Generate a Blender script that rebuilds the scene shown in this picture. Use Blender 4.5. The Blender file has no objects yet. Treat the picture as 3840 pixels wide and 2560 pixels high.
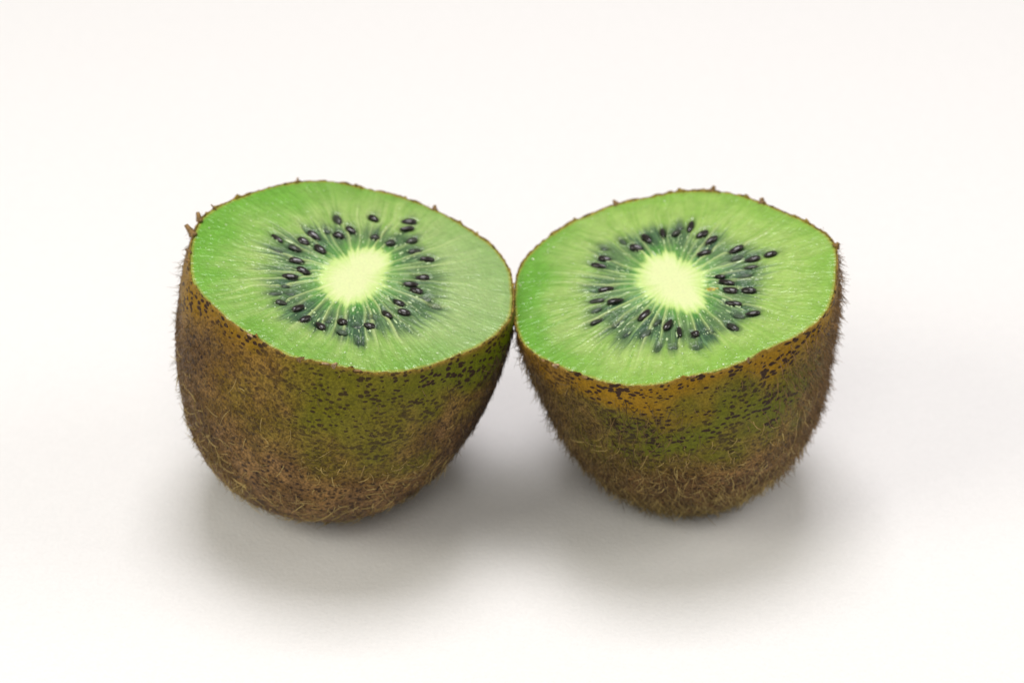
import bpy, math
import numpy as np
from mathutils import Matrix, Vector

scene = bpy.context.scene
rng = np.random.default_rng(7)

# ------------------------------------------------------------------ camera
PX_W, PX_H = 3840, 2560
LENS = 85.0
ELEV = math.radians(34.0)
CAM_Z = 0.2441
FPX = LENS / 36.0 * PX_W
cam_d = bpy.data.cameras.new("camera")
cam_d.lens = LENS
cam_d.sensor_width = 36.0
cam_d.clip_start = 0.01
cam_d.clip_end = 50
cam_d.dof.use_dof = True
cam_d.dof.focus_distance = 0.356
cam_d.dof.aperture_fstop = 20
cam = bpy.data.objects.new("camera", cam_d)
scene.collection.objects.link(cam)
cam.location = (0, 0, CAM_Z)
cam.rotation_euler = (math.pi / 2 - ELEV, 0, 0)
scene.camera = cam

# ------------------------------------------------------------------ world, lamps, exposure
world = bpy.data.worlds.new("World")
scene.world = world
world.use_nodes = True
bg = world.node_tree.nodes["Background"]
bg.inputs[0].default_value = (1.0, 0.955, 0.87, 1)
bg.inputs[1].default_value = 0.19


def area(name, loc, target, size, power, color=(1, 1, 1), size_y=None):
    d = bpy.data.lights.new(name, 'AREA')
    d.energy = power
    d.color = color
    if size_y:
        d.shape = 'RECTANGLE'
        d.size_y = size_y
    d.size = size
    o = bpy.data.objects.new(name, d)
    scene.collection.objects.link(o)
    o.location = loc
    o.rotation_euler = (Vector(target) - Vector(loc)).to_track_quat('-Z', 'Y').to_euler()
    return o


area("softbox_top", (0.0, 0.47, 0.95), (0, 0.32, 0.02), 0.42, 6.0, (1.0, 0.97, 1.0), 0.38)
area("softbox_left", (-0.66, 0.00, 0.58), (-0.03, 0.30, 0.01), 0.40, 2.5, (1.0, 0.98, 0.86), 0.40)
area("softbox_right", (0.75, 0.30, 0.60), (0.03, 0.33, 0.02), 0.50, 1.8, (1.0, 0.965, 0.94), 0.5)
area("added_front_fill", (-0.05, -0.45, 0.80), (0.0, 0.25, 0.0), 0.60, 3.4, (1.0, 0.975, 0.91), 0.5)  # unseen fill lamp, added to lighten the shadow in front of the fruit


vs = scene.view_settings
vs.view_transform = 'Standard'
vs.look = 'None'
vs.exposure = 0.05
vs.gamma = 1.0
vs.use_curve_mapping = False
cy = scene.cycles
cy.use_denoising = True
cy.max_bounces = 10
cy.transparent_max_bounces = 16
cy.caustics_reflective = False
cy.caustics_refractive = False
cy.sample_clamp_indirect = 4.0


# ------------------------------------------------------------------ helpers
def link(o, parent=None):
    scene.collection.objects.link(o)
    if parent is not None:
        o.parent = parent
    return o


def mesh_np(name, verts, faces, smooth=True):
    """faces: (n,k) int array"""
    me = bpy.data.meshes.new(name)
    verts = np.ascontiguousarray(verts, dtype=np.float32)
    faces = [np.asarray(f, dtype=np.int32) for f in (faces if isinstance(faces, list) else [faces]) if len(f)]
    me.vertices.add(len(verts))
    me.vertices.foreach_set("co", verts.ravel())
    nl = sum(f.size for f in faces)
    nf = sum(len(f) for f in faces)
    me.loops.add(nl)
    me.loops.foreach_set("vertex_index", np.concatenate([f.ravel() for f in faces]))
    me.polygons.add(nf)
    tot = np.concatenate([np.full(len(f), f.shape[1], np.int32) for f in faces])
    start = np.concatenate([[0], np.cumsum(tot)[:-1]]).astype(np.int32)
    me.polygons.foreach_set("loop_start", start)
    me.polygons.foreach_set("use_smooth", np.full(nf, smooth, bool))
    me.update(calc_edges=True)
    me.validate()
    return me


def set_col(me, name, col):
    a = me.attributes.new(name, 'FLOAT_COLOR', 'POINT')
    c = np.ones((len(me.vertices), 4), np.float32)
    c[:, :3] = col
    a.data.foreach_set("color", c.ravel())


def set_val(me, name, v):
    a = me.attributes.new(name, 'FLOAT', 'POINT')
    a.data.foreach_set("value", np.ascontiguousarray(v, np.float32))


def smooth(a, b, x):
    t = np.clip((x - a) / (b - a), 0, 1)
    return t * t * (3 - 2 * t)


def mix(a, b, w):
    a = np.asarray(a, float)
    b = np.asarray(b, float)
    return a + (b - a) * np.asarray(w)[..., None]


def _hash(ix, iy, iz, seed):
    h = (ix * 374761393 + iy * 668265263 + iz * 2147483647 + seed * 974634777) & 0xFFFFFFFF
    h = ((h ^ (h >> 13)) * 1274126177) & 0xFFFFFFFF
    h = ((h ^ (h >> 16)) * 2246822519) & 0xFFFFFFFF
    return ((h ^ (h >> 15)) & 0xFFFFFF) / float(0xFFFFFF)


def noise(x, y, z, seed=0):
    x, y, z = np.broadcast_arrays(np.asarray(x, float), np.asarray(y, float), np.asarray(z, float))
    ix, iy, iz = np.floor(x).astype(np.int64), np.floor(y).astype(np.int64), np.floor(z).astype(np.int64)
    fx, fy, fz = x - ix, y - iy, z - iz
    u, v, w = fx * fx * (3 - 2 * fx), fy * fy * (3 - 2 * fy), fz * fz * (3 - 2 * fz)
    r = 0
    for dx in (0, 1):
        for dy in (0, 1):
            for dz in (0, 1):
                r = r + _hash(ix + dx, iy + dy, iz + dz, seed) * (u if dx else 1 - u) * (v if dy else 1 - v) * (w if dz else 1 - w)
    return r  # 0..1


def fbm(x, y, z, oct=3, seed=0):
    r, a, t = 0, 1, 0
    for k in range(oct):
        r = r + a * noise(x * 2 ** k, y * 2 ** k, z * 2 ** k, seed + k)
        t += a
        a *= .5
    return r / t


# ------------------------------------------------------------------ photo trace -> directions
FW = np.array([0, math.cos(ELEV), -math.sin(ELEV)])
RT = np.array([1., 0, 0])
UP = np.cross(RT, FW)
CAM = np.array([0, 0, CAM_Z])


def ray(p):
    p = np.atleast_2d(np.asarray(p, float))
    return FW + ((p[:, :1] - 1920) / FPX) * RT - ((p[:, 1:2] - 1280) / FPX) * UP


def on_plane(p, C, n):
    d = ray(p)
    return CAM + d * (((C - CAM) @ n) / (d @ n))[:, None]


def axis(lean, fwd):
    return np.array([math.sin(lean) * math.cos(fwd), -math.sin(fwd) * math.cos(lean), math.cos(lean) * math.cos(fwd)])


Z1, Z5 = 2352 / 1320, 2055 / 760
RIM_L = np.array([(140,640),(140,560),(165,440),(205,340),(280,270),(370,225),(490,180),(600,140),(720,105),(850,85),(1000,72),(1130,85),(1260,115),(1400,145),(1530,175),(1650,215),(1760,265),(1860,310),(1960,375),(2060,440),(2150,505),(2205,570),(2250,640),(2275,720),(2284,800),(2286,880),(2275,970),(2230,1040),(2160,1110),(2060,1175),(1940,1225),(1820,1275),(1700,1310),(1560,1340),(1430,1350),(1310,1345),(1200,1322),(1090,1295),(980,1272),(880,1262),(800,1240),(720,1200),(620,1140),(540,1095),(470,1055),(400,1010),(330,945),(260,880),(200,815),(155,740)], float) / Z1 + [640, 640]
RIM_R = np.array([(98,740),(94,850),(98,930),(112,1010),(145,1080),(195,1130),(260,1175),(320,1205),(400,1240),(500,1280),(620,1320),(740,1350),(860,1365),(980,1362),(1100,1345),(1220,1310),(1340,1285),(1450,1265),(1560,1225),(1650,1190),(1750,1130),(1850,1090),(1950,1045),(2050,985),(2120,930),(2170,870),(2205,790),(2225,700),(2232,600),(2235,500),(2225,430),(2190,380),(2130,335),(2050,285),(1960,240),(1860,200),(1750,155),(1630,110),(1520,85),(1420,70),(1310,68),(1200,75),(1080,95),(960,115),(830,145),(740,165),(640,205),(560,240),(480,270),(400,320),(320,370),(240,440),(182,500),(137,560),(108,640)], float) / Z1 + [1880, 680]
CORE_L = np.array([(1130,480),(1280,500),(1380,560),(1300,680),(1280,780),(1230,880),(1130,960),(1030,1010),(930,1040),(840,1000),(740,960),(680,860),(690,760),(740,660),(800,600),(900,570),(1000,500)], float) / Z5 + [960, 760]
CORE_R = np.array([(740,470),(800,430),(900,400),(1000,430),(1060,500),(1150,530),(1260,580),(1270,680),(1270,780),(1300,870),(1300,960),(1200,990),(1080,980),(960,960),(860,890),(760,850),(700,760),(660,660),(660,560)], float) / Z5 + [2160, 800]
# seeds: x, y, length, width, angle (image degrees, y down), visibility
SEED_L = [(225,360,130,45,35,1),(493,390,130,65,25,1),(597,330,150,60,30,1),(660,470,130,75,35,1),(405,460,140,60,20,.6),(730,285,70,45,35,.5),(835,170,100,75,55,.7),(850,330,125,85,20,1),(970,275,115,95,35,1),(1200,160,105,80,35,1),(1215,345,80,70,0,.6),(1370,405,95,70,-15,.7),(1590,380,105,75,-15,.8),(1560,190,155,60,5,1),(1540,262,150,60,-5,1),(1620,490,120,45,-5,.7),(1745,570,150,60,0,1),(1700,760,140,60,5,1),(1580,828,150,50,5,.9),(1635,890,140,65,20,1),(1455,1010,130,65,25,.9),(1510,1108,130,85,15,1),(1340,1130,120,80,35,1),(1160,1245,120,90,15,1),(885,1205,95,75,35,.9),(885,1310,110,80,20,.5),(660,1245,115,75,40,1),(505,1180,110,65,-25,.9),(440,1065,130,65,-25,1),(265,1005,120,60,10,.7),(200,918,120,40,0,.5),(360,915,100,40,5,.3),(310,843,80,35,5,.4),(355,748,165,60,10,1),(490,690,150,70,22,1),(420,587,160,60,15,1),(230,490,100,30,20,.4),(735,1195,40,50,0,.3),(1060,1410,110,100,0,.15),(1830,1040,190,70,25,.25),(1035,1250,60,40,0,.3),(1190,1170,90,40,10,.3),(1730,960,150,60,20,.25)]
SEED_R = [(878,190,90,75,80,1),(715,250,130,90,40,1),(610,345,140,75,8,1),(475,285,60,35,40,.4),(290,455,130,60,8,.9),(225,527,160,50,8,1),(1160,130,105,70,-70,1),(1010,195,80,75,-45,.8),(1050,140,60,40,0,.3),(1280,205,135,75,-33,1),(1370,270,140,60,-33,.9),(1295,400,150,75,-15,1),(1625,360,155,70,-22,1),(1630,445,140,60,-20,.4),(1790,462,165,60,-12,.95),(1970,410,135,95,-20,1),(1770,540,150,45,-8,.7),(1715,628,130,50,-12,.5),(1460,638,110,50,5,.9),(1525,697,175,65,10,1),(1560,778,155,85,5,1),(1750,780,150,75,3,1),(1595,910,170,60,3,1),(1790,1010,165,90,-12,1),(1650,1035,110,50,15,.4),(1585,1145,130,70,25,.6),(1205,1220,90,75,5,.9),(1045,1195,110,75,80,1),(935,1125,130,75,-55,.9),(705,1210,130,65,-40,.5),(820,1100,90,40,-45,.4),(690,1025,170,80,-40,1),(395,885,175,80,-15,1),(210,880,150,50,-5,.6),(205,975,110,45,-25,.4),(205,1090,140,50,-25,.7),(300,765,165,55,-15,.95),(420,1105,130,60,-35,.3),(510,1215,110,50,-40,.25),(830,1350,110,60,-60,.2),(1360,1190,60,60,0,.3),(290,355,50,20,0,.3),(1220,1350,100,70,0,.15),(985,1355,90,50,0,.15)]

# profile of each half below the cut: radius factor at depth fraction t
TK = np.array([0, .08, .18, .3, .42, .54, .66, .77, .86, .93, .975, 1.0])
PROF = {
    'L': dict(h=.0438, off=(-.0002, -.0026, -.0006, 0), s=[1.012, 1.037, 1.039, 1.032, 1.002, .9458, .8757, .7600, .6150, .4000, .2100, .0]),
    'R': dict(h=.0407, off=(.0006, -.0003, .0006, .0002), s=[1.012, 1.006, .982, .9508, .9124, .8686, .7985, .7003, .5850, .4700, .2900, .0]),
}


def pchip(xk, yk, x):
    xk = np.asarray(xk, float); yk = np.asarray(yk, float)
    hh = np.diff(xk); dl = np.diff(yk) / hh
    m = np.zeros_like(yk)
    m[0], m[-1] = dl[0], dl[-1] * 1.6
    for i in range(1, len(xk) - 1):
        m[i] = 0.5 * (dl[i - 1] + dl[i])
    i = np.clip(np.searchsorted(xk, x, side='right') - 1, 0, len(hh) - 1)
    t = (x - xk[i]) / hh[i]
    return ((2*t**3-3*t**2+1)*yk[i] + (t**3-2*t**2+t)*hh[i]*m[i] + (-2*t**3+3*t**2)*yk[i+1] + (t**3-t**2)*hh[i]*m[i+1])


class Half:
    """Shape of one half kiwi. Local frame: origin below the tip, z along the fruit axis, cut plane at z = self.zc."""

    def __init__(self, key, rim, core, lean, fwd, dist, shift):
        self.key = key
        n = axis(math.radians(lean), math.radians(fwd))
        c = (rim.min(0) + rim.max(0)) / 2
        P0 = CAM + ray(c)[0] * dist
        X = on_plane(rim, P0, n)
        x = np.array([1., 0, 0]) - n[0] * n
        x /= np.linalg.norm(x)
        y = np.cross(n, x)
        q = np.c_[(X - P0) @ x, (X - P0) @ y]
        q1 = np.roll(q, -1, 0)
        a = (q[:, 0] * q1[:, 1] - q1[:, 0] * q[:, 1]) / 2
        cen = ((q + q1) / 3 * a[:, None]).sum(0) / a.sum()
        self.C0 = P0 + x * cen[0] + y * cen[1]          # before the small shift (used for tracing)
        self.C = self.C0 + np.array([shift, 0, 0])
        self.n, self.x, self.y = n, x, y
        q = q - cen
        self.tt = np.linspace(-math.pi, math.pi, 720, endpoint=False)
        th = np.arctan2(q[:, 1], q[:, 0]); o = np.argsort(th)
        rr = np.interp(self.tt, th[o], np.hypot(*q.T)[o], period=2 * math.pi)
        k = np.exp(-np.linspace(-2, 2, 13) ** 2); k /= k.sum()
        self.rr = np.convolve(np.r_[rr[-6:], rr, rr[:6]], k, 'valid')
        self.Rm = self.rr.mean()
        p = PROF[key]
        self.h, self.off, self.s = p['h'], p['off'], p['s']
        self.zc = self.h
        cp = self.trace(core)
        a1 = np.roll(cp, -1, 0)
        a = (cp[:, 0] * a1[:, 1] - a1[:, 0] * cp[:, 1]) / 2
        self.core_c = ((cp + a1) / 3 * a[:, None]).sum(0) / a.sum()
        d = cp - self.core_c
        th = np.arctan2(d[:, 1], d[:, 0]); o = np.argsort(th)
        self.core_th, self.core_r = th[o], np.hypot(*d.T)[o]

    def trace(self, px):
        X = on_plane(px, self.C0, self.n)
        return np.c_[(X - self.C0) @ self.x, (X - self.C0) @ self.y]

    def rim_r(self, th):
        return np.interp(th, self.tt, self.rr, period=2 * math.pi)

    def pos(self, th, t, inset=0.0):
        """point on the outside of the fruit, local frame"""
        w = smooth(0, .35, t)
        r = ((1 - w) * self.rim_r(th) + w * self.Rm) * np.maximum(pchip(TK, self.s, t), 0)
        r = np.maximum(r - inset, 0)
        a, b, c, d = self.off
        z = self.zc - self.h * t
        # lift of an inset tip
        z = z + inset * smooth(.75, 1, t)
        return np.stack([r * np.cos(th) + a * t + b * t * t, r * np.sin(th) + c * t + d * t * t, z], -1)

    def matrix(self):
        B = self.C - self.n * self.zc
        return Matrix(((self.x[0], self.y[0], self.n[0], B[0]), (self.x[1], self.y[1], self.n[1], B[1]), (self.x[2], self.y[2], self.n[2], B[2]), (0, 0, 0, 1)))

    def normal(self, th, t, inset=0):
        e1, e2 = 1e-3, 2e-3
        du = self.pos(th + e1, t) - self.pos(th - e1, t)
        dv = self.pos(th, np.minimum(t + e2, 1)) - self.pos(th, np.maximum(t - e2, 0))
        nn = np.cross(dv, du)
        return nn / (np.linalg.norm(nn, axis=-1, keepdims=True) + 1e-12), dv / (np.linalg.norm(dv, axis=-1, keepdims=True) + 1e-12)

    def world(self, P):
        return self.C - self.n * self.zc + P[..., :1] * self.x + P[..., 1:2] * self.y + P[..., 2:3] * self.n


# ------------------------------------------------------------------ materials
def new_mat(name):
    m = bpy.data.materials.new(name)
    m.use_nodes = True
    nt = m.node_tree
    return m, nt, nt.nodes["Principled BSDF"]


def N(nt, t, **kw):
    n = nt.nodes.new(t)
    for k, v in kw.items():
        setattr(n, k, v)
    return n


def ramp(nt, src, a, b):
    r = N(nt, 'ShaderNodeMapRange', interpolation_type='SMOOTHSTEP')
    r.inputs['From Min'].default_value = a
    r.inputs['From Max'].default_value = b
    nt.links.new(src, r.inputs['Value'])
    return r.outputs[0]


def mathn(nt, op, a, b):
    m = N(nt, 'ShaderNodeMath', operation=op)
    for i, v in enumerate((a, b)):
        if isinstance(v, (int, float)):
            m.inputs[i].default_value = v
        else:
            nt.links.new(v, m.inputs[i])
    return m.outputs[0]


def mixc(nt, fac, a, b):
    m = N(nt, 'ShaderNodeMix', data_type='RGBA')
    for s, v in ((m.inputs[0], fac), (m.inputs[6], a), (m.inputs[7], b)):
        if isinstance(v, (int, float)):
            s.default_value = v
        elif isinstance(v, tuple):
            s.default_value = (*v, 1)
        else:
            nt.links.new(v, s)
    return m.outputs[2]


def mat_paper():
    m, nt, b = new_mat("white_paper")
    tc = N(nt, 'ShaderNodeTexCoord')
    n1 = N(nt, 'ShaderNodeTexNoise'); n1.inputs['Scale'].default_value = 1500; n1.inputs['Detail'].default_value = 3
    n2 = N(nt, 'ShaderNodeTexNoise'); n2.inputs['Scale'].default_value = 420; n2.inputs['Detail'].default_value = 2
    nt.links.new(tc.outputs['Object'], n1.inputs['Vector']); nt.links.new(tc.outputs['Object'], n2.inputs['Vector'])
    s = mathn(nt, 'ADD', mathn(nt, 'MULTIPLY', n1.outputs[0], .7), mathn(nt, 'MULTIPLY', n2.outputs[0], .3))
    c = mixc(nt, ramp(nt, s, .30, .70), (.80, .795, .785), (.835, .828, .818))
    nt.links.new(c, b.inputs['Base Color'])
    b.inputs['Roughness'].default_value = .75
    b.inputs['Specular IOR Level'].default_value = .2
    bp = N(nt, 'ShaderNodeBump'); bp.inputs['Strength'].default_value = .8; bp.inputs['Distance'].default_value = .00018
    nt.links.new(s, bp.inputs['Height']); nt.links.new(bp.outputs[0], b.inputs['Normal'])
    return m


def mat_flesh():
    m, nt, b = new_mat("kiwi_flesh")
    a = N(nt, 'ShaderNodeAttribute', attribute_name='tint')
    tc = N(nt, 'ShaderNodeTexCoord')
    n1 = N(nt, 'ShaderNodeTexNoise'); n1.inputs['Scale'].default_value = 2600; n1.inputs['Detail'].default_value = 3
    nt.links.new(tc.outputs['Object'], n1.inputs['Vector'])
    hsv = N(nt, 'ShaderNodeHueSaturation')
    nt.links.new(a.outputs['Color'], hsv.inputs['Color'])
    nt.links.new(mathn(nt, 'ADD', mathn(nt, 'MULTIPLY', n1.outputs[0], .22), .89), hsv.inputs['Value'])
    nt.links.new(hsv.outputs[0], b.inputs['Base Color'])
    b.inputs['Subsurface Weight'].default_value = .22
    b.inputs['Subsurface Radius'].default_value = (.55, 1.0, .35)
    b.inputs['Subsurface Scale'].default_value = .0016
    b.inputs['Roughness'].default_value = .24
    b.inputs['IOR'].default_value = 1.37
    b.inputs['Coat Weight'].default_value = .35
    b.inputs['Coat Roughness'].default_value = .12
    n2 = N(nt, 'ShaderNodeTexNoise'); n2.inputs['Scale'].default_value = 1700; n2.inputs['Detail'].default_value = 4
    nt.links.new(tc.outputs['Object'], n2.inputs['Vector'])
    bp = N(nt, 'ShaderNodeBump'); bp.inputs['Strength'].default_value = .7; bp.inputs['Distance'].default_value = .00028
    ca = N(nt, 'ShaderNodeAttribute', attribute_name='core')
    nt.links.new(mathn(nt, 'SUBTRACT', .7, mathn(nt, 'MULTIPLY', ca.outputs['Fac'], .55)), bp.inputs['Strength'])
    nt.links.new(n2.outputs[0], bp.inputs['Height'])
    nt.links.new(bp.outputs[0], b.inputs['Normal']); nt.links.new(bp.outputs[0], b.inputs['Coat Normal'])
    return m


def mat_skin():
    m, nt, b = new_mat("kiwi_skin")
    a = N(nt, 'ShaderNodeAttribute', attribute_name='tint')
    bare = N(nt, 'ShaderNodeAttribute', attribute_name='bare')
    tc = N(nt, 'ShaderNodeTexCoord')
    mp = N(nt, 'ShaderNodeMapping'); mp.inputs['Scale'].default_value = (1, 1, 1.7)
    nt.links.new(tc.outputs['Object'], mp.inputs['Vector'])
    nz = N(nt, 'ShaderNodeTexNoise'); nz.inputs['Scale'].default_value = 520; nz.inputs['Detail'].default_value = 2
    nt.links.new(mp.outputs[0], nz.inputs['Vector'])
    off = N(nt, 'ShaderNodeVectorMath', operation='MULTIPLY_ADD')
    nt.links.new(nz.outputs['Color'], off.inputs[0]); off.inputs[1].default_value = (.0008,) * 3; nt.links.new(mp.outputs[0], off.inputs[2])
    vo = N(nt, 'ShaderNodeTexVoronoi'); vo.inputs['Scale'].default_value = 880; vo.inputs['Randomness'].default_value = 1
    nt.links.new(off.outputs[0], vo.inputs['Vector'])
    big = N(nt, 'ShaderNodeTexNoise'); big.inputs['Scale'].default_value = 260; big.inputs['Detail'].default_value = 2
    nt.links.new(mp.outputs[0], big.inputs['Vector'])
    thr = mathn(nt, 'ADD', mathn(nt, 'MULTIPLY', ramp(nt, big.outputs[0], .34, .62), .27), .20)
    d = mathn(nt, 'SUBTRACT', thr, vo.outputs['Distance'])
    speck = ramp(nt, d, -.045, .045)
    # tiny dark pits over the brown fuzz
    vp = N(nt, 'ShaderNodeTexVoronoi'); vp.inputs['Scale'].default_value = 950
    nt.links.new(tc.outputs['Object'], vp.inputs['Vector'])
    pit = mathn(nt, 'SUBTRACT', 1.0, ramp(nt, vp.outputs['Distance'], .24, .38))
    fine = N(nt, 'ShaderNodeTexNoise'); fine.inputs['Scale'].default_value = 2400; fine.inputs['Detail'].default_value = 4; fine.inputs['Roughness'].default_value = .7
    nt.links.new(tc.outputs['Object'], fine.inputs['Vector'])
    hsv = N(nt, 'ShaderNodeHueSaturation')
    nt.links.new(a.outputs['Color'], hsv.inputs['Color'])
    amp = mathn(nt, 'SUBTRACT', 1.55, mathn(nt, 'MULTIPLY', bare.outputs['Fac'], 1.0))
    nt.links.new(mathn(nt, 'ADD', mathn(nt, 'MULTIPLY', mathn(nt, 'SUBTRACT', ramp(nt, fine.outputs[0], .32, .68), .5), amp), 1.0), hsv.inputs['Value'])
    c = mixc(nt, mathn(nt, 'MULTIPLY', speck, mathn(nt, 'MULTIPLY', bare.outputs['Fac'], .95)), hsv.outputs[0], (.026, .011, .009))
    inv = mathn(nt, 'SUBTRACT', 1.0, bare.outputs['Fac'])
    c = mixc(nt, mathn(nt, 'MULTIPLY', pit, mathn(nt, 'MULTIPLY', inv, .9)), c, (.020, .010, .007))
    nt.links.new(c, b.inputs['Base Color'])
    b.inputs['Roughness'].default_value = .5
    b.inputs['Specular IOR Level'].default_value = .12
    b.inputs['Sheen Weight'].default_value = .0
    b.inputs['Sheen Roughness'].default_value = .4
    b.inputs['Sheen Tint'].default_value = (.9, .75, .55, 1)
    hgt = mathn(nt, 'ADD', mathn(nt, 'MULTIPLY', fine.outputs[0], .6), mathn(nt, 'MULTIPLY', speck, .5))
    bp = N(nt, 'ShaderNodeBump'); bp.inputs['Strength'].default_value = .7; bp.inputs['Distance'].default_value = .0002
    nt.links.new(hgt, bp.inputs['Height']); nt.links.new(bp.outputs[0], b.inputs['Normal'])
    return m


def mat_hair():
    m, nt, b = new_mat("kiwi_fuzz")
    a = N(nt, 'ShaderNodeAttribute', attribute_name='tint')
    nt.links.new(a.outputs['Color'], b.inputs['Base Color'])
    b.inputs['Roughness'].default_value = .45
    b.inputs['Specular IOR Level'].default_value = .25
    return m


def mat_seed(name, col, rough, coat):
    m, nt, b = new_mat(name)
    tc = N(nt, 'ShaderNodeTexCoord')
    oi = N(nt, 'ShaderNodeObjectInfo')
    n1 = N(nt, 'ShaderNodeTexVoronoi'); n1.inputs['Scale'].default_value = 9
    nt.links.new(tc.outputs['Object'], n1.inputs['Vector'])
    c = mixc(nt, oi.outputs['Random'], tuple(.75 * v for v in col), tuple(1.3 * v for v in col))
    nt.links.new(c, b.inputs['Base Color'])
    b.inputs['Roughness'].default_value = rough
    b.inputs['Coat Weight'].default_value = coat
    b.inputs['Coat Roughness'].default_value = .035
    b.inputs['Specular IOR Level'].default_value = .2
    bp = N(nt, 'ShaderNodeBump'); bp.inputs['Strength'].default_value = .6; bp.inputs['Distance'].default_value = .00010
    nt.links.new(n1.outputs['Distance'], bp.inputs['Height']); nt.links.new(bp.outputs[0], b.inputs['Normal'])
    return m


def mat_juice():
    m, nt, b = new_mat("pale_juice_glints")
    b.inputs['Base Color'].default_value = (.50, .66, .34, 1)  # pale opaque juice, its colour standing in for white glints
    b.inputs['Roughness'].default_value = .08
    b.inputs['IOR'].default_value = 1.45
    b.inputs['Specular IOR Level'].default_value = .8
    b.inputs['Subsurface Weight'].default_value = .0
    b.inputs['Coat Weight'].default_value = 1
    b.inputs['Coat Roughness'].default_value = .03
    return m


def mat_plain(name, col, rough=.6):
    m, nt, b = new_mat(name)
    tc = N(nt, 'ShaderNodeTexCoord')
    n1 = N(nt, 'ShaderNodeTexNoise'); n1.inputs['Scale'].default_value = 2500
    nt.links.new(tc.outputs['Object'], n1.inputs['Vector'])
    c = mixc(nt, ramp(nt, n1.outputs[0], .4, .62), tuple(.45 * v for v in col), col)
    nt.links.new(c, b.inputs['Base Color'])
    b.inputs['Roughness'].default_value = rough
    return m


M_PAPER, M_FLESH, M_SKIN, M_HAIR, M_JUICE = mat_paper(), mat_flesh(), mat_skin(), mat_hair(), mat_juice()
M_SEED = mat_seed("seed_black", (.009, .0055, .004), .40, 1.0)
M_SEED2 = mat_seed("seed_filmed", (.030, .034, .024), .30, .6)
M_SEED3 = mat_seed("seed_veiled", (.060, .088, .056), .38, .4)
M_PEEL = mat_plain("torn_peel", (.30, .17, .05))
M_PEEL_PALE = mat_plain("torn_peel_pale", (.50, .33, .17))
M_YELLOW = mat_plain("yellow_fleck", (.52, .42, .02), .35)

# ------------------------------------------------------------------ the surface they stand on
gv = np.array([(-3, -2.5, 0), (3, -2.5, 0), (3, 3.5, 0), (-3, 3.5, 0)], float)
ground = link(bpy.data.objects.new("tabletop", mesh_np("tabletop", gv, np.array([[0, 1, 2, 3]]), False)))
ground.data.materials.append(M_PAPER)
ground["kind"] = "structure"
ground["label"] = "plain white paper surface under both kiwi halves"


# ------------------------------------------------------------------ seeds (shared meshes)
def seed_mesh(name, taper, seed):
    nu, nv = 12, 9
    V = [(-.5, 0, 0)]
    for j in range(1, nv):
        ph = math.pi * j / nv
        xx = -.5 * math.cos(ph)
        r = .5 * math.sin(ph) ** .9 * (1 - taper * (xx + .5) ** 1.5)
        for i in range(nu):
            a = 2 * math.pi * i / nu
            V.append((xx, r * math.cos(a), r * math.sin(a) * (1 + .1 * math.sin(3 * a + seed))))
    V.append((.5, 0, 0))
    V = np.array(V)
    V += (np.stack([noise(V[:, 0] * 3, V[:, 1] * 3, V[:, 2] * 3, seed + k) for k in range(3)], -1) - .5) * .07
    q, t = [], []
    for i in range(nu):
        i2 = (i + 1) % nu
        t.append((0, 1 + i2, 1 + i))
        for j in range(nv - 2):
            a = 1 + j * nu
            q.append((a + i, a + i2, a + nu + i2, a + nu + i))
        a = 1 + (nv - 2) * nu
        t.append((a + i, a + i2, len(V) - 1))
    return mesh_np(name, V, [np.array(q), np.array(t)])


SEED_MESH = {}
for mk, mm in (('a', M_SEED), ('b', M_SEED2), ('c', M_SEED3)):
    for v in range(3):
        me = seed_mesh("seed", (.15, .35, .5)[v], v + 3)
        me.materials.append(mm)
        SEED_MESH[mk, v] = me


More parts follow.
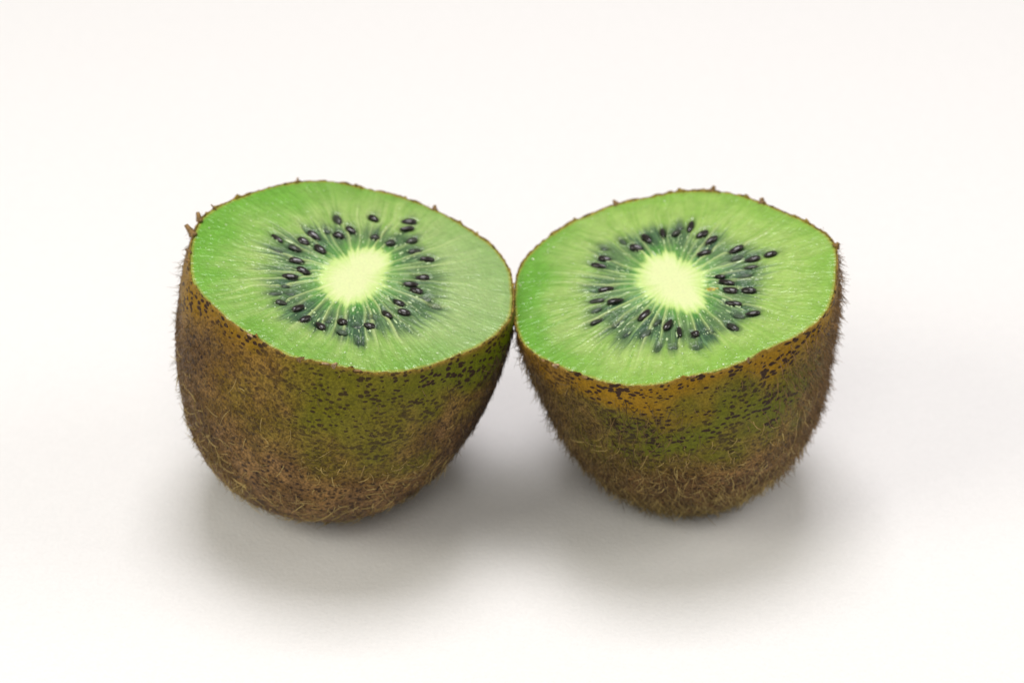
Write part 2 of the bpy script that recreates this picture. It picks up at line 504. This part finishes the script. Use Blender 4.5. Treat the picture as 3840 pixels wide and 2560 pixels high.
# ------------------------------------------------------------------ one half kiwi
def build_half(K, origin_px, seeds, nseed, regions, label):
    key = K.key
    root = bpy.data.objects.new("kiwi_half", None)
    root.empty_display_size = .01
    scene.collection.objects.link(root)
    root.matrix_world = K.matrix()
    root["label"] = label
    root["category"] = "kiwi"
    root["group"] = "halves of a cut kiwi fruit"
    sd = 100 if key == 'L' else 200

    # ---- trace seeds on the cut plane
    info = []
    for (sx, sy, ln, wd, ang, vis) in seeds:
        c = np.array([sx, sy]) / Z5 + origin_px
        a = math.radians(ang)
        u = np.array([math.cos(a), math.sin(a)]) * ln / 2 / Z5
        w = np.array([-math.sin(a), math.cos(a)]) * wd / 2 / Z5
        p = K.trace(np.array([c, c - u, c + u, c - w, c + w]))
        dl = p[2] - p[1]
        L = np.linalg.norm(dl)
        W = np.linalg.norm(p[4] - p[3])
        info.append(dict(c=p[0], dir=dl / L, L=float(np.clip(L, .0014, .0027)), W=float(np.clip(W * .8, .0008, .0014)), vis=vis))

    # ---- cut face: polar grid about the core
    NT, NR = 840, 210
    ph = np.linspace(-math.pi, math.pi, NT, endpoint=False)
    # rim distance from the core centre
    dirs = np.c_[np.cos(ph), np.sin(ph)]
    lo, hi = np.zeros(NT), np.full(NT, .06)
    for _ in range(40):
        mid = (lo + hi) / 2
        P = K.core_c + dirs * mid[:, None]
        ins = np.hypot(*P.T) < K.rim_r(np.arctan2(P[:, 1], P[:, 0]))
        lo, hi = np.where(ins, mid, lo), np.where(ins, hi, mid)
    ro = lo
    rc = np.interp(ph, K.core_th, K.core_r, period=2 * math.pi)
    k = np.exp(-np.linspace(-2, 2, 61) ** 2); k /= k.sum()
    rc = np.convolve(np.r_[rc[-30:], rc, rc[:30]], k, 'valid')
    # septa between the seed chambers
    ns = 37 if key == 'L' else 35
    r2 = np.random.default_rng(sd)
    sep = np.sort((np.arange(ns) + r2.uniform(-.36, .36, ns)) / ns * 2 * math.pi - math.pi)
    fr = (np.arange(NR + 1) / NR)
    RAD = fr[:, None] * ro[None, :]
    wob = (fbm(np.cos(ph)[None] * 5, np.sin(ph)[None] * 5, RAD * 120, 2, sd) - .5) * .14
    PH = ph[None, :] + wob * smooth(.002, .012, RAD)
    dphi = np.abs((PH[..., None] - sep + math.pi) % (2 * math.pi) - math.pi)
    near = dphi.argmin(-1)
    dsep = dphi.min(-1) * np.maximum(RAD, .003)
    cell = np.searchsorted(sep, ((PH + math.pi) % (2 * math.pi)) - math.pi) % ns
    c_dark = r2.uniform(.35, 1, ns)[cell]
    c_end = r2.uniform(-.07, .07, ns)[cell]
    s_amp = r2.uniform(.25, 1, ns)[near]
    s_len = r2.uniform(.35, .95, ns)[near]
    cx, cyy = np.cos(ph)[None], np.sin(ph)[None]
    # core edge, spiky along the septa
    spike = (fbm(cx * 22, cyy * 22, RAD * 60, 2, sd + 3) - .5) * .0022 + .0011 * np.exp(-(dsep / .0005) ** 2) * s_amp - .0004
    rce = rc[None] + spike
    rho = (RAD - rce) / (ro[None] - rce)
    X = K.core_c[0] + RAD * cx
    Y = K.core_c[1] + RAD * cyy
    front = smooth(.1, 1, -np.sin(ph))[None]
    # colours
    streak = fbm(np.cos(PH) * 34, np.sin(PH) * 34, RAD * 110, 3, sd + 9)
    streakf = fbm(np.cos(PH) * 90, np.sin(PH) * 90, RAD * 260, 2, sd + 19)
    cloud = fbm(X * 170, Y * 170, 0, 3, sd + 23)
    fine = fbm(X * 900, Y * 900, 0, 2, sd + 29)
    light = np.array([.330, .520, .165])
    green = np.array([.165, .395, .055])
    col = mix(light, np.array([.245, .445, .110]), smooth(.40, .68, streak))
    col = mix(col, np.array([.42, .59, .24]), .65 * smooth(.52, .72, streakf) * smooth(.9, .5, rho))
    # greener toward the skin, patchy
    edge = smooth(.62, 1.06, rho + (cloud - .5) * .50)
    col = mix(col, green, .85 * edge)
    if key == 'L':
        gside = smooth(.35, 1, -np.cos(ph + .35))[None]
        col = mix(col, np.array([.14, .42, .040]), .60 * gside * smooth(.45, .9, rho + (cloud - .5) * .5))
        col = mix(col, np.array([.34, .50, .25]), .60 * smooth(.2, 1, np.cos(ph))[None] * smooth(.3, .6, rho))  # pale sheen on the right side, painted into the flesh colour
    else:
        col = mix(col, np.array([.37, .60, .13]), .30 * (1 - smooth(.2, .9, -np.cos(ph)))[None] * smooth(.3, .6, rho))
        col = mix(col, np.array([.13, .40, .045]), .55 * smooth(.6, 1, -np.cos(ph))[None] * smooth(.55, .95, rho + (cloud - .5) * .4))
    # seed chambers
    end = .40 + .13 * front + c_end
    ch = smooth(-.02, .03, rho) * smooth(end + .14, end - .10, rho + (streak - .5) * .30)
    teal = np.array([.050, .125, .070])
    viv = np.array([.085, .300, .060])
    cc = mix(viv, teal, smooth(.04, .26, rho + (streak - .5) * .2))
    cc = mix(cc, np.array([.20, .40, .17]), .60 * smooth(.48, .78, streakf))
    col = mix(col, cc, ch * (.50 + .48 * c_dark))
    # smears of dark pulp around and outward of each seed
    halo = np.zeros_like(RAD)
    pocket = np.zeros_like(RAD)
    body_d = np.zeros_like(RAD)
    for s in info:
        rad = s['c'] - K.core_c
        rl = np.linalg.norm(rad)
        er = rad / rl
        dx, dy = X - s['c'][0], Y - s['c'][1]
        a = dx * er[0] + dy * er[1]
        b = -dx * er[1] + dy * er[0]
        sig = np.where(a > 0, .0020, .0015)
        halo = np.maximum(halo, np.exp(-(a / sig) ** 2 - (b / .00085) ** 2) * (.9 if s['vis'] < .95 else .75))
        a2 = dx * s['dir'][0] + dy * s['dir'][1]
        b2 = -dx * s['dir'][1] + dy * s['dir'][0]
        el = np.sqrt((a2 / (s['L'] * .5)) ** 2 + (b2 / (s['W'] * .5)) ** 2)
        pocket = np.maximum(pocket, np.exp(-(el / 1.35) ** 4))
        body_d = np.maximum(body_d, smooth(1.25, .75, el + (fine - .5) * .5) * (.85 if s['vis'] >= .4 else .35 + s['vis']))
    col = mix(col, np.array([.046, .100, .064]), .92 * halo * smooth(-.05, .08, rho) * (.6 + .7 * streak))
    col = mix(col, np.array([.030, .055, .038]), body_d * smooth(.0, .06, rho))
    # septa: pale lines running out into the flesh
    sw = .00010 + .00026 * streak
    sm = np.exp(-(dsep / sw) ** 2) * s_amp * smooth(-.03, .02, rho) * smooth(s_len, s_len * .45, rho)
    sm = sm * (1 - .9 * body_d)
    col = mix(col, np.array([.50, .66, .30]), .80 * sm)
    # core
    corew = smooth(.07, -.02, rho)
    ccol = mix(np.array([.52, .72, .22]), np.array([.72, .79, .41]), smooth(.05, -.16, rho))
    col = np.array([1.08, .98, .95]) * col ** 1.09
    col = mix(col, ccol, corew)
    # thin yellow line just under the skin
    col = mix(col, np.array([.33, .33, .05]), .75 * smooth(.00055, .00012, ro[None] - RAD + (cloud - .5) * .0004))
    col = col * (1 + .22 * ((fine - .5) * (1 - .9 * corew))[..., None])
    # relief
    zz = .00018 * sm - .00014 * ch * (1 - sm) - .00050 * pocket + (cloud - .5) * .00022 + (fine - .5) * .00012 * (1 - corew) + (streakf - .5) * .00016 * smooth(0, .1, rho)
    zz = zz - .0001 * smooth(.0012, 0, ro[None] - RAD)
    rag = (fbm(cx * 60, cyy * 60, 0, 2, sd + 41) - .5) * .0003
    zz = zz + rag * smooth(.9, 1, rho)
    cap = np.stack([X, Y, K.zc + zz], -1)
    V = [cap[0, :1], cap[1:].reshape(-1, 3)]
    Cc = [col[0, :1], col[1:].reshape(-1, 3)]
    # side and underside of the flesh body, hidden inside the skin
    thr = np.arctan2(Y[-1], X[-1])
    ts = np.linspace(0, 1, 34)[1:] ** 1.0
    side = np.array([K.pos(thr, np.full(NT, t), .00040) for t in ts[:-1]])
    V.append(side.reshape(-1, 3))
    V.append(K.pos(np.zeros(1), np.ones(1), .00040))
    Cc.append(np.tile(green * .9, (side.size // 3 + 1, 1)))
    V = np.concatenate(V)
    rows = NR + len(ts) - 1
    i = np.arange(NT); i2 = (i + 1) % NT
    tri = np.stack([np.zeros(NT, int), 1 + i, 1 + i2], -1)
    base = 1 + np.arange(rows - 1)[:, None] * NT
    quad = np.stack([base + i, base + NT + i, base + NT + i2, base + i2], -1).reshape(-1, 4)
    lastr = 1 + (rows - 1) * NT
    tri2 = np.stack([np.full(NT, len(V) - 1), lastr + i2, lastr + i], -1)
    me = mesh_np("flesh", V, [tri, quad, tri2])
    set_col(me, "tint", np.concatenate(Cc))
    cw = np.zeros(len(V)); cw[0] = 1; cw[1:1 + NR * NT] = corew[1:].ravel()
    set_val(me, "core", cw)
    me.materials.append(M_FLESH)
    flesh = link(bpy.data.objects.new("flesh", me), root)
    flesh["label"] = "wet green cut face with pale core and radiating chambers"

    # ---- skin shell
    NS, NRi = 560, 170
    th = np.linspace(-math.pi, math.pi, NS, endpoint=False)
    tl = 1 - (1 - np.linspace(0, 1, NRi)) ** 1.25
    tl[0] = 0
    TH, TT = np.meshgrid(th, tl)
    P = K.pos(TH, TT)
    nn, _ = K.normal(TH, TT)
    nn[TT > .9995] = (0, 0, -1)
    bump = (fbm(P[..., 0] * 700, P[..., 1] * 700, P[..., 2] * 900, 3, sd + 51) - .5)
    lump = (fbm(P[..., 0] * 110, P[..., 1] * 110, P[..., 2] * 110, 2, sd + 57) - .5)
    P = P + nn * (bump * .00026 + lump * .0009 * smooth(0, .25, TT) * smooth(1, .93, TT))[..., None]
    # ragged rim
    ragr = (fbm(np.cos(th) * 20, np.sin(th) * 20, 0, 4, sd + 61) - .5) * .0009 + np.maximum(fbm(np.cos(th) * 26, np.sin(th) * 26, 0, 3, sd + 63) - .66, 0) * .0030
    P[..., 2] += ragr[None] * smooth(.03, 0, TT)
    lipP = K.pos(th, np.zeros(NS), .00026); lipP[:, 2] += ragr * .8 - .00004
    inP = K.pos(th, np.full(NS, .05), .00032)
    inP2 = K.pos(th, np.full(NS, .16), .00034)
    ov = P[:-1].reshape(-1, 3)
    V = np.concatenate([inP2, inP, lipP, ov, P[-1:, 0]])
    rows = 3 + NRi - 1
    i = np.arange(NS); i2 = (i + 1) % NS
    base = np.arange(rows - 1)[:, None] * NS
    quad = np.stack([base + i, base + NS + i, base + NS + i2, base + i2], -1).reshape(-1, 4)
    lastr = (rows - 1) * NS
    tri2 = np.stack([np.full(NS, len(V) - 1), lastr + i2, lastr + i], -1)
    # paint
    def paint(TH, TT, P):
        n1 = fbm(P[..., 0] * 130, P[..., 1] * 130, P[..., 2] * 130, 3, sd + 71) - .5
        n2 = fbm(P[..., 0] * 330, P[..., 1] * 330, P[..., 2] * 330, 2, sd + 77) - .5
        g, o = regions(TH, TT, n1)
        brown = mix(np.array([.190, .106, .040]), np.array([.095, .050, .019]), smooth(-.15, .15, n2))
        c = brown
        c = mix(c, np.array([.255, .140, .003]), o)
        c = mix(c, np.array([.088, .122, .002]), g)
        bare = np.clip(np.maximum(g, o) * 1.5 - .08, 0, 1)
        return c, bare
    cO, bO = paint(TH, TT, P)
    cO = mix(cO, np.array([.24, .15, .03]), .7 * smooth(.02, .002, TT))
    cin = np.tile(np.array([.26, .19, .04]), (3 * NS, 1))
    me = mesh_np("skin", V, [quad, tri2])
    set_col(me, "tint", np.concatenate([cin, cO[:-1].reshape(-1, 3), cO[-1:, 0]]))
    set_val(me, "bare", np.concatenate([np.zeros(3 * NS), bO[:-1].ravel(), bO[-1:, 0]]))
    me.materials.append(M_SKIN)
    skin = link(bpy.data.objects.new("skin", me), root)

    # ---- seeds
    for j, s in enumerate(info):
        if s['vis'] < .4:
            continue
        mk = 'a' if s['vis'] >= .85 else ('b' if s['vis'] >= .6 else 'c')
        o = bpy.data.objects.new("seed", SEED_MESH[mk, j % 3])
        link(o, root)
        T = s['W'] * .62
        rad = s['c'] - K.core_c
        d = s['dir'] if s['dir'] @ rad < 0 else -s['dir']      # pointed end toward the core
        zo = {'a': -.00016, 'b': -.00028, 'c': -.00034}[mk] + nseed.uniform(-.00004, .00006)
        tilt = nseed.uniform(-.12, .12)
        roll = nseed.uniform(-.3, .3)
        ex = Vector((d[0], d[1], tilt)).normalized()
        ey = Vector((-d[1], d[0], roll)).normalized()
        ez = ex.cross(ey).normalized(); ey = ez.cross(ex)
        o.matrix_local = Matrix(((ex[0] * s['L'], ey[0] * s['W'], ez[0] * T, s['c'][0]), (ex[1] * s['L'], ey[1] * s['W'], ez[1] * T, s['c'][1]), (ex[2] * s['L'], ey[2] * s['W'], ez[2] * T, K.zc + zo), (0, 0, 0, 1)))

    def cap_z(p):
        d = p - K.core_c
        a = np.arctan2(d[:, 1], d[:, 0]); r = np.hypot(*d.T)
        ia = np.round((a + math.pi) / (2 * math.pi) * NT).astype(int) % NT
        ir = np.clip(np.round(r / ro[ia] * NR).astype(int), 0, NR)
        return K.zc + zz[ir, ia]

    # ---- beads of juice, put in to read as small wet glints
    nd = 680
    pts, radii, stretch = [], [], []
    while len(pts) < nd:
        a = nseed.uniform(-math.pi, math.pi); ia = int((a + math.pi) / (2 * math.pi) * NT) % NT
        u = nseed.uniform(0, .975)
        r = rc[ia] + u * (ro[ia] - rc[ia])
        if key == 'L':
            dens = .16 + .85 * max(0, -math.cos(a)) * (u > .35) + .4 * max(0, -math.sin(a)) + .55 * (u < .45)
        else:
            dens = .12 + .8 * max(0, -math.cos(a + .55)) ** 4 * (u > .8) + .3 * max(0, -math.sin(a)) + .5 * (u < .45)
        if nseed.random() > dens:
            continue
        pts.append(K.core_c + r * np.array([math.cos(a), math.sin(a)]))
        inner = u < .45 and nseed.random() < .5
        radii.append(float(np.clip(nseed.lognormal(math.log(.000066), .45), .000035, .0002)) * (1.15 if inner else 1))
        stretch.append((nseed.uniform(1.5, 5) if inner else nseed.uniform(1, 1.6), a))
    pts = np.array(pts)
    zs = cap_z(pts)
    g = (1 + 5 ** .5) / 2
    iv = np.array([(-1, g, 0), (1, g, 0), (-1, -g, 0), (1, -g, 0), (0, -1, g), (0, 1, g), (0, -1, -g), (0, 1, -g), (g, 0, -1), (g, 0, 1), (-g, 0, -1), (-g, 0, 1)], float)
    iv /= np.linalg.norm(iv[0])
    iF = np.array([(0, 11, 5), (0, 5, 1), (0, 1, 7), (0, 7, 10), (0, 10, 11), (1, 5, 9), (5, 11, 4), (11, 10, 2), (10, 7, 6), (7, 1, 8), (3, 9, 4), (3, 4, 2), (3, 2, 6), (3, 6, 8), (3, 8, 9), (4, 9, 5), (2, 4, 11), (6, 2, 10), (8, 6, 7), (9, 8, 1)])
    # one subdivision
    def subdiv(v, f):
        v = list(map(tuple, v)); cache = {}
        def midp(a, b):
            kk = (min(a, b), max(a, b))
            if kk not in cache:
                m_ = np.array(v[a]) + np.array(v[b]); m_ /= np.linalg.norm(m_)
                v.append(tuple(m_)); cache[kk] = len(v) - 1
            return cache[kk]
        nf = []
        for a, b, c in f:
            ab, bc, ca = midp(a, b), midp(b, c), midp(c, a)
            nf += [(a, ab, ca), (b, bc, ab), (c, ca, bc), (ab, bc, ca)]
        return np.array(v), np.array(nf)
    iv, iF = subdiv(iv, iF)
    VV, FF = [], []
    for j in range(nd):
        r = radii[j]; st, a = stretch[j]
        p = iv * np.array([r * st, r, r * .8])
        ca, sa = math.cos(a), math.sin(a)
        q = np.stack([p[:, 0] * ca - p[:, 1] * sa + pts[j, 0], p[:, 0] * sa + p[:, 1] * ca + pts[j, 1], p[:, 2] + zs[j] + r * .25], -1)
        FF.append(iF + j * len(iv)); VV.append(q)
    me = mesh_np("juice_glint_beads", np.concatenate(VV), np.concatenate(FF))
    me.materials.append(M_JUICE)
    dr = link(bpy.data.objects.new("juice_glint_beads", me), root)
    dr["kind"] = "stuff"

    return root, skin, paint


# ------------------------------------------------------------------ fuzz
def hairs(K, root, layers, paint, r3):
    SEG = 4
    VV, FF, CC = [], [], []
    nvt = 0
    for ly in layers:
        n = ly['n']
        # rejection sample on the surface (area weighted), then by density function
        th = np.empty(0); t = np.empty(0)
        while len(th) < n:
            a = r3.uniform(-math.pi, math.pi, 6 * n); b = r3.uniform(.004, .998, 6 * n)
            w = np.maximum(pchip(TK, K.s, b), 0) * np.sqrt(1 + (np.gradient(pchip(TK, K.s, np.linspace(0, 1, 400)), 1 / 399.)[np.clip((b * 399).astype(int), 0, 399)] * .55) ** 2)
            w = w / 2.2 * ly['dens'](a, b)
            keep = r3.random(6 * n) < w
            th = np.r_[th, a[keep]]; t = np.r_[t, b[keep]]
        th, t = th[:n], t[:n]
        P = K.pos(th, t)
        nn, dn = K.normal(th, t)
        side = np.cross(nn, dn)
        L = r3.uniform(ly['len'][0], ly['len'][1], n) * (.6 + .8 * r3.random(n))
        ang = r3.normal(ly.get('dir', 0), ly['spread'], n)
        tang = dn * np.cos(ang)[:, None] + side * np.sin(ang)[:, None]
        tside = np.cross(nn, tang)
        lift = np.clip(r3.normal(ly['lift'], ly['lift'] * .45, n), .03, 1.6)     # radians from the surface
        curl = r3.normal(0, ly['curl'], n)
        droop = r3.normal(ly.get('droop', .5), .35, n)
        path = [P - nn * .00010]
        cur = P.copy()
        prev = path[0]
        for k in range(1, SEG + 1):
            u = k / SEG
            el = lift * (1 - droop * u)
            az = curl * u
            d = (tang * np.cos(az)[:, None] + tside * np.sin(az)[:, None]) * np.cos(el)[:, None] + nn * np.sin(el)[:, None]
            cur = cur + d * (L / SEG)[:, None]
            path.append(cur.copy())
        path = np.array(path)                                   # SEG+1, n, 3
        # keep the tips clear of the table
        wz = K.world(path)[..., 2]
        need = np.maximum(.00012 - wz, 0)
        path = path + need[..., None] * np.array([K.x[2], K.y[2], K.n[2]])
        rad = ly['rad'] * r3.uniform(.7, 1.3, n)
        tg = np.gradient(path, axis=0)
        tg /= np.linalg.norm(tg, axis=-1, keepdims=True) + 1e-12
        b1 = np.cross(tg, nn[None]); b1 /= np.linalg.norm(b1, axis=-1, keepdims=True) + 1e-9
        b2 = np.cross(tg, b1)
        taper = np.array([1, 1, .85, .6, .2])[:SEG + 1]
        ringv = []
        for k in range(3):
            a = 2 * math.pi * k / 3
            ringv.append(path + (b1 * math.cos(a) + b2 * math.sin(a)) * (rad[None, :] * taper[:, None])[..., None])
        ringv = np.array(ringv).transpose(2, 1, 0, 3)          # n, SEG+1, 3, 3
        V = ringv.reshape(-1, 3)
        per = (SEG + 1) * 3
        f = []
        for s_ in range(SEG):
            for k in range(3):
                k2 = (k + 1) % 3
                f.append((s_ * 3 + k, s_ * 3 + k2, s_ * 3 + 3 + k2, s_ * 3 + 3 + k))
        f = np.array(f)
        F = (f[None] + (np.arange(n) * per)[:, None, None]).reshape(-1, 4) + nvt
        c0, c1 = np.array(ly['col'][0]), np.array(ly['col'][1])
        c = mix(c0, c1, r3.random(n)) * r3.uniform(.75, 1.25, n)[:, None]
        if ly.get('blend'):
            pc, _ = paint(th, t, P)
            c = c * (1 - ly['blend']) + pc * 1.2 * ly['blend']
        VV.append(V); FF.append(F); CC.append(np.repeat(c, per, 0)); nvt += len(V)
    me = mesh_np("fuzz", np.concatenate(VV), np.concatenate(FF))
    set_col(me, "tint", np.concatenate(CC))
    me.materials.append(M_HAIR)
    o = link(bpy.data.objects.new("fuzz", me), root)
    o["kind"] = "stuff"
    return o


def dang(th, c):
    return np.abs((th - c + math.pi) % (2 * math.pi) - math.pi)


R = math.radians


# patches of bare skin: (green amount, ochre amount) by angle about the axis (0 right, -90 front, 180 left) and depth
def regions_L(th, t, n1):
    fr = smooth(R(58), R(16), dang(th, R(-86)) + n1 * 1.0)
    g = fr * smooth(.55, .12, t + n1 * .75) * .9
    g = np.maximum(g, smooth(R(60), R(25), dang(th, R(-45)) + n1 * .8) * smooth(.24, .05, t + n1 * .3))
    o = smooth(R(80), R(20), dang(th, R(-140)) + n1 * 1.0) * smooth(.26, .03, t + n1 * .35) * .9
    o = np.maximum(o, smooth(R(80), R(30), dang(th, R(-100)) + n1 * 1.0) * smooth(.75, .1, t + n1 * .7) * .50)
    o = np.maximum(o, smooth(.06, .0, t + n1 * .08) * .6)
    return np.clip(g * (1 - .6 * o), 0, 1), np.clip(o, 0, 1)


def regions_R(th, t, n1):
    fr = smooth(R(80), R(22), dang(th, R(-84)) + n1 * 1.1)
    g = fr * smooth(.62, .22, t + n1 * .75) * smooth(.03, .26, t + n1 * .4) * .8
    o = smooth(R(105), R(40), dang(th, R(-68)) + n1 * 1.0) * smooth(.32, .04, t + n1 * .4)
    o = np.maximum(o, fr * smooth(.8, .2, t + n1 * .6) * .45)
    o = np.maximum(o, smooth(.06, .0, t + n1 * .08) * .6)
    return np.clip(g, 0, 1), np.clip(o, 0, 1)


KL = Half('L', RIM_L, CORE_L, 9.5, 2.0, .375, -.00010)
KR = Half('R', RIM_R, CORE_R, -8.5, 2.5, .3766, +.00000)
# stand each half on the table
for K in (KL, KR):
    g = np.meshgrid(np.linspace(-math.pi, math.pi, 180), np.linspace(.5, 1, 120))
    zmin = K.world(K.pos(*g))[..., 2].min()
    print("lowest", K.key, zmin)
    K.C = K.C - np.array([0, 0, zmin - .00012])

rootL, skinL, paintL = build_half(KL, np.array([960, 760]), SEED_L, np.random.default_rng(11), regions_L,
    "halved kiwi with short smooth brown fuzz and torn skin curls on its rim")
rootR, skinR, paintR = build_half(KR, np.array([2160, 800]), SEED_R, np.random.default_rng(12), regions_R,
    "halved kiwi with long shaggy fuzz and a yellow fleck beside its core")


def brownL(th, t):
    g, o = regions_L(th, t, 0 * th)
    return 1 - np.clip(np.maximum(g, o) * 1.6, 0, 1)


def brownR(th, t):
    g, o = regions_R(th, t, 0 * th)
    return 1 - np.clip(np.maximum(g, o) * 1.6, 0, 1)


BR0, BR1 = (.300, .175, .068), (.110, .062, .026)
STRAW0, STRAW1 = (.56, .42, .15), (.25, .165, .055)
DK0, DK1 = (.050, .029, .017), (.11, .066, .03)
layers_L = [
    dict(n=24000, dens=lambda a, b: .008 + .99 * brownL(a, b) * (.35 + .65 * smooth(R(150), R(60), dang(a, R(190)))), len=(.00025, .0007), rad=.000040, lift=.35, spread=1.2, curl=.5, col=(BR0, DK0), blend=.25),
    dict(n=950, dens=lambda a, b: smooth(.30, .75, b) * smooth(R(110), R(40), dang(a, R(-85))) * smooth(1.0, .9, b) + .05 * smooth(.12, .3, b), len=(.0015, .0033), rad=.000062, lift=.22, spread=1.3, curl=1.3, col=(STRAW0, STRAW1)),
    dict(n=4200, dens=lambda a, b: smooth(R(64), R(22), dang(a, R(5))) * smooth(.02, .16, b), len=(.0014, .0028), rad=.000050, lift=.13, spread=.35, curl=.7, col=((.030, .017, .011), (.085, .050, .026))),
    dict(n=1400, dens=lambda a, b: smooth(R(120), R(50), dang(a, R(180))) + .1, len=(.0008, .0018), rad=.000034, lift=.9, spread=1.0, curl=.6, col=(STRAW1, BR1)),
]
layers_R = [
    dict(n=14000, dens=lambda a, b: .008 + .99 * brownR(a, b), len=(.0005, .0011), rad=.000046, lift=.5, spread=1.0, curl=.6, col=(BR0, DK0), blend=.2),
    dict(n=4800, dens=lambda a, b: smooth(R(95), R(45), dang(a, R(-172))) * smooth(.02, .14, b), len=(.0014, .0027), rad=.000052, lift=.55, spread=.55, curl=.9, col=(STRAW1, DK0)),
    dict(n=2600, dens=lambda a, b: smooth(.55, .92, b), len=(.0016, .0031), rad=.000055, lift=.48, spread=.5, curl=.9, col=(STRAW0, DK0)),
    dict(n=900, dens=lambda a, b: smooth(.25, .6, b) * smooth(R(80), R(30), dang(a, R(-85))), len=(.0014, .0028), rad=.000052, lift=.30, spread=.8, curl=.9, col=(STRAW0, STRAW1)),
    dict(n=6500, dens=lambda a, b: smooth(R(85), R(30), dang(a, R(15))) * smooth(.0, .05, b) * smooth(.95, .7, b), len=(.0011, .0022), rad=.000048, lift=.72, spread=.45, curl=.5, col=(BR0, DK1)),
]
hairs(KL, rootL, layers_L, paintL, np.random.default_rng(21))
hairs(KR, rootR, layers_R, paintR, np.random.default_rng(22))


# ------------------------------------------------------------------ torn bits of peel on the rims
def peel(K, root, name, px, length, width, up, along, mat, curl=.8, seed=0, thick=.00030):
    """a small torn strip standing on the rim at the given photo point"""
    p = K.trace(np.array([px]))[0]
    th = math.atan2(p[1], p[0])
    r = K.rim_r(np.array([th]))[0] * 1.004
    o = np.array([r * math.cos(th), r * math.sin(th), K.zc - .0002])
    er = np.array([math.cos(th), math.sin(th), 0]); et = np.array([-math.sin(th), math.cos(th), 0]); ez = np.array([0, 0, 1.])
    d0 = er * up[0] + ez * up[1] + et * along
    d0 /= np.linalg.norm(d0)
    wv = np.cross(d0, er * .5 + et * .6); wv /= np.linalg.norm(wv)
    rr_ = np.random.default_rng(seed)
    n = 6
    V = []
    cur = o.copy()
    for k in range(n + 1):
        u = k / n
        d = d0 + (er * math.sin(curl * u * 2) + et * .5 * math.sin(3 * u)) * curl * .6
        d /= np.linalg.norm(d)
        if k:
            cur = cur + d * length / n
        wd = width * (1 - .65 * u) * rr_.uniform(.75, 1.2)
        nt_ = np.cross(d, wv); nt_ /= np.linalg.norm(nt_)
        for (a, b) in ((-.5, -.5), (.5, -.5), (.5, .5), (-.5, .5)):
            V.append(cur + wv * wd * a + nt_ * thick * b * (1 - .4 * u))
    F = [(0, 1, 2, 3)]
    for k in range(n):
        a = 4 * k
        for j in range(4):
            j2 = (j + 1) % 4
            F.append((a + j, a + 4 + j, a + 4 + j2, a + j2))
    a = 4 * n
    F.append((a + 3, a + 2, a + 1, a))
    me = mesh_np(name, np.array(V), np.array(F))
    me.materials.append(mat)
    return link(bpy.data.objects.new(name, me), root)


def z1(x, y, ox, oy):
    return (x / Z1 + ox, y / Z1 + oy)


peel(KL, rootL, "peel_curl", z1(165, 440, 640, 640), .0022, .0013, (.60, .9), -.45, M_PEEL, .7, 1, .0008)
peel(KL, rootL, "peel_curl", z1(205, 345, 640, 640), .0016, .0014, (.25, .9), -.35, M_PEEL, .5, 2, .0007)
for k, (x, y) in enumerate([(300, 255), (850, 80), (1765, 268)]):
    peel(KL, rootL, "skin_flake", z1(x, y, 640, 640), .0009, .0012, (.4, .8), .3 * (-1) ** k, M_PEEL, .5, 10 + k)
for k, (x, y) in enumerate([(540, 1095), (885, 1262), (1030, 1280), (1110, 1300), (1240, 1335), (150, 560), (155, 600)]):
    peel(KL, rootL, "skin_flake", z1(x, y, 640, 640), .0011, .0011, (.35, .55), .8 * (-1) ** k, M_PEEL_PALE if k in (0, 2, 3) else M_PEEL, .9, 30 + k)
for k, (x, y) in enumerate([(770, 155), (1410, 68), (1740, 150), (2225, 440)]):
    peel(KR, rootR, "skin_flake", z1(x, y, 1880, 680), .0010, .0014, (.4, .8), .3 * (-1) ** k, M_PEEL, .5, 50 + k)
for k, (x, y) in enumerate([(280, 1190), (380, 1235), (1265, 1305), (1650, 1190), (560, 1300)]):
    peel(KR, rootR, "skin_flake", z1(x, y, 1880, 680), .0010, .0009, (.35, .6), .8 * (-1) ** k, M_PEEL_PALE if k == 1 else M_PEEL, .9, 70 + k)

# yellow fleck lying beside the core of the shaggy half
fp = KR.trace(np.array([np.array([1370, 775]) / Z5 + [2160, 800]]))[0]
V, F = [], []
nu, nv = 14, 5
for j in range(nv + 1):
    a = math.pi / 2 * j / nv
    for i in range(nu):
        b = 2 * math.pi * i / nu
        rr_ = math.cos(a) * (1 + .35 * math.sin(3 * b + 1) * .5 + .2 * math.sin(5 * b))
        V.append((fp[0] + .00105 * rr_ * math.cos(b), fp[1] + .00055 * rr_ * math.sin(b), KR.zc - .0002 + .00032 * math.sin(a)))
for j in range(nv):
    for i in range(nu):
        i2 = (i + 1) % nu
        F.append((j * nu + i, j * nu + i2, (j + 1) * nu + i2, (j + 1) * nu + i))
me = mesh_np("yellow_fleck", np.array(V), np.array(F))
me.materials.append(M_YELLOW)
fl = link(bpy.data.objects.new("yellow_fleck", me), rootR)
fl["label"] = "small yellow speckled fleck on the cut face"
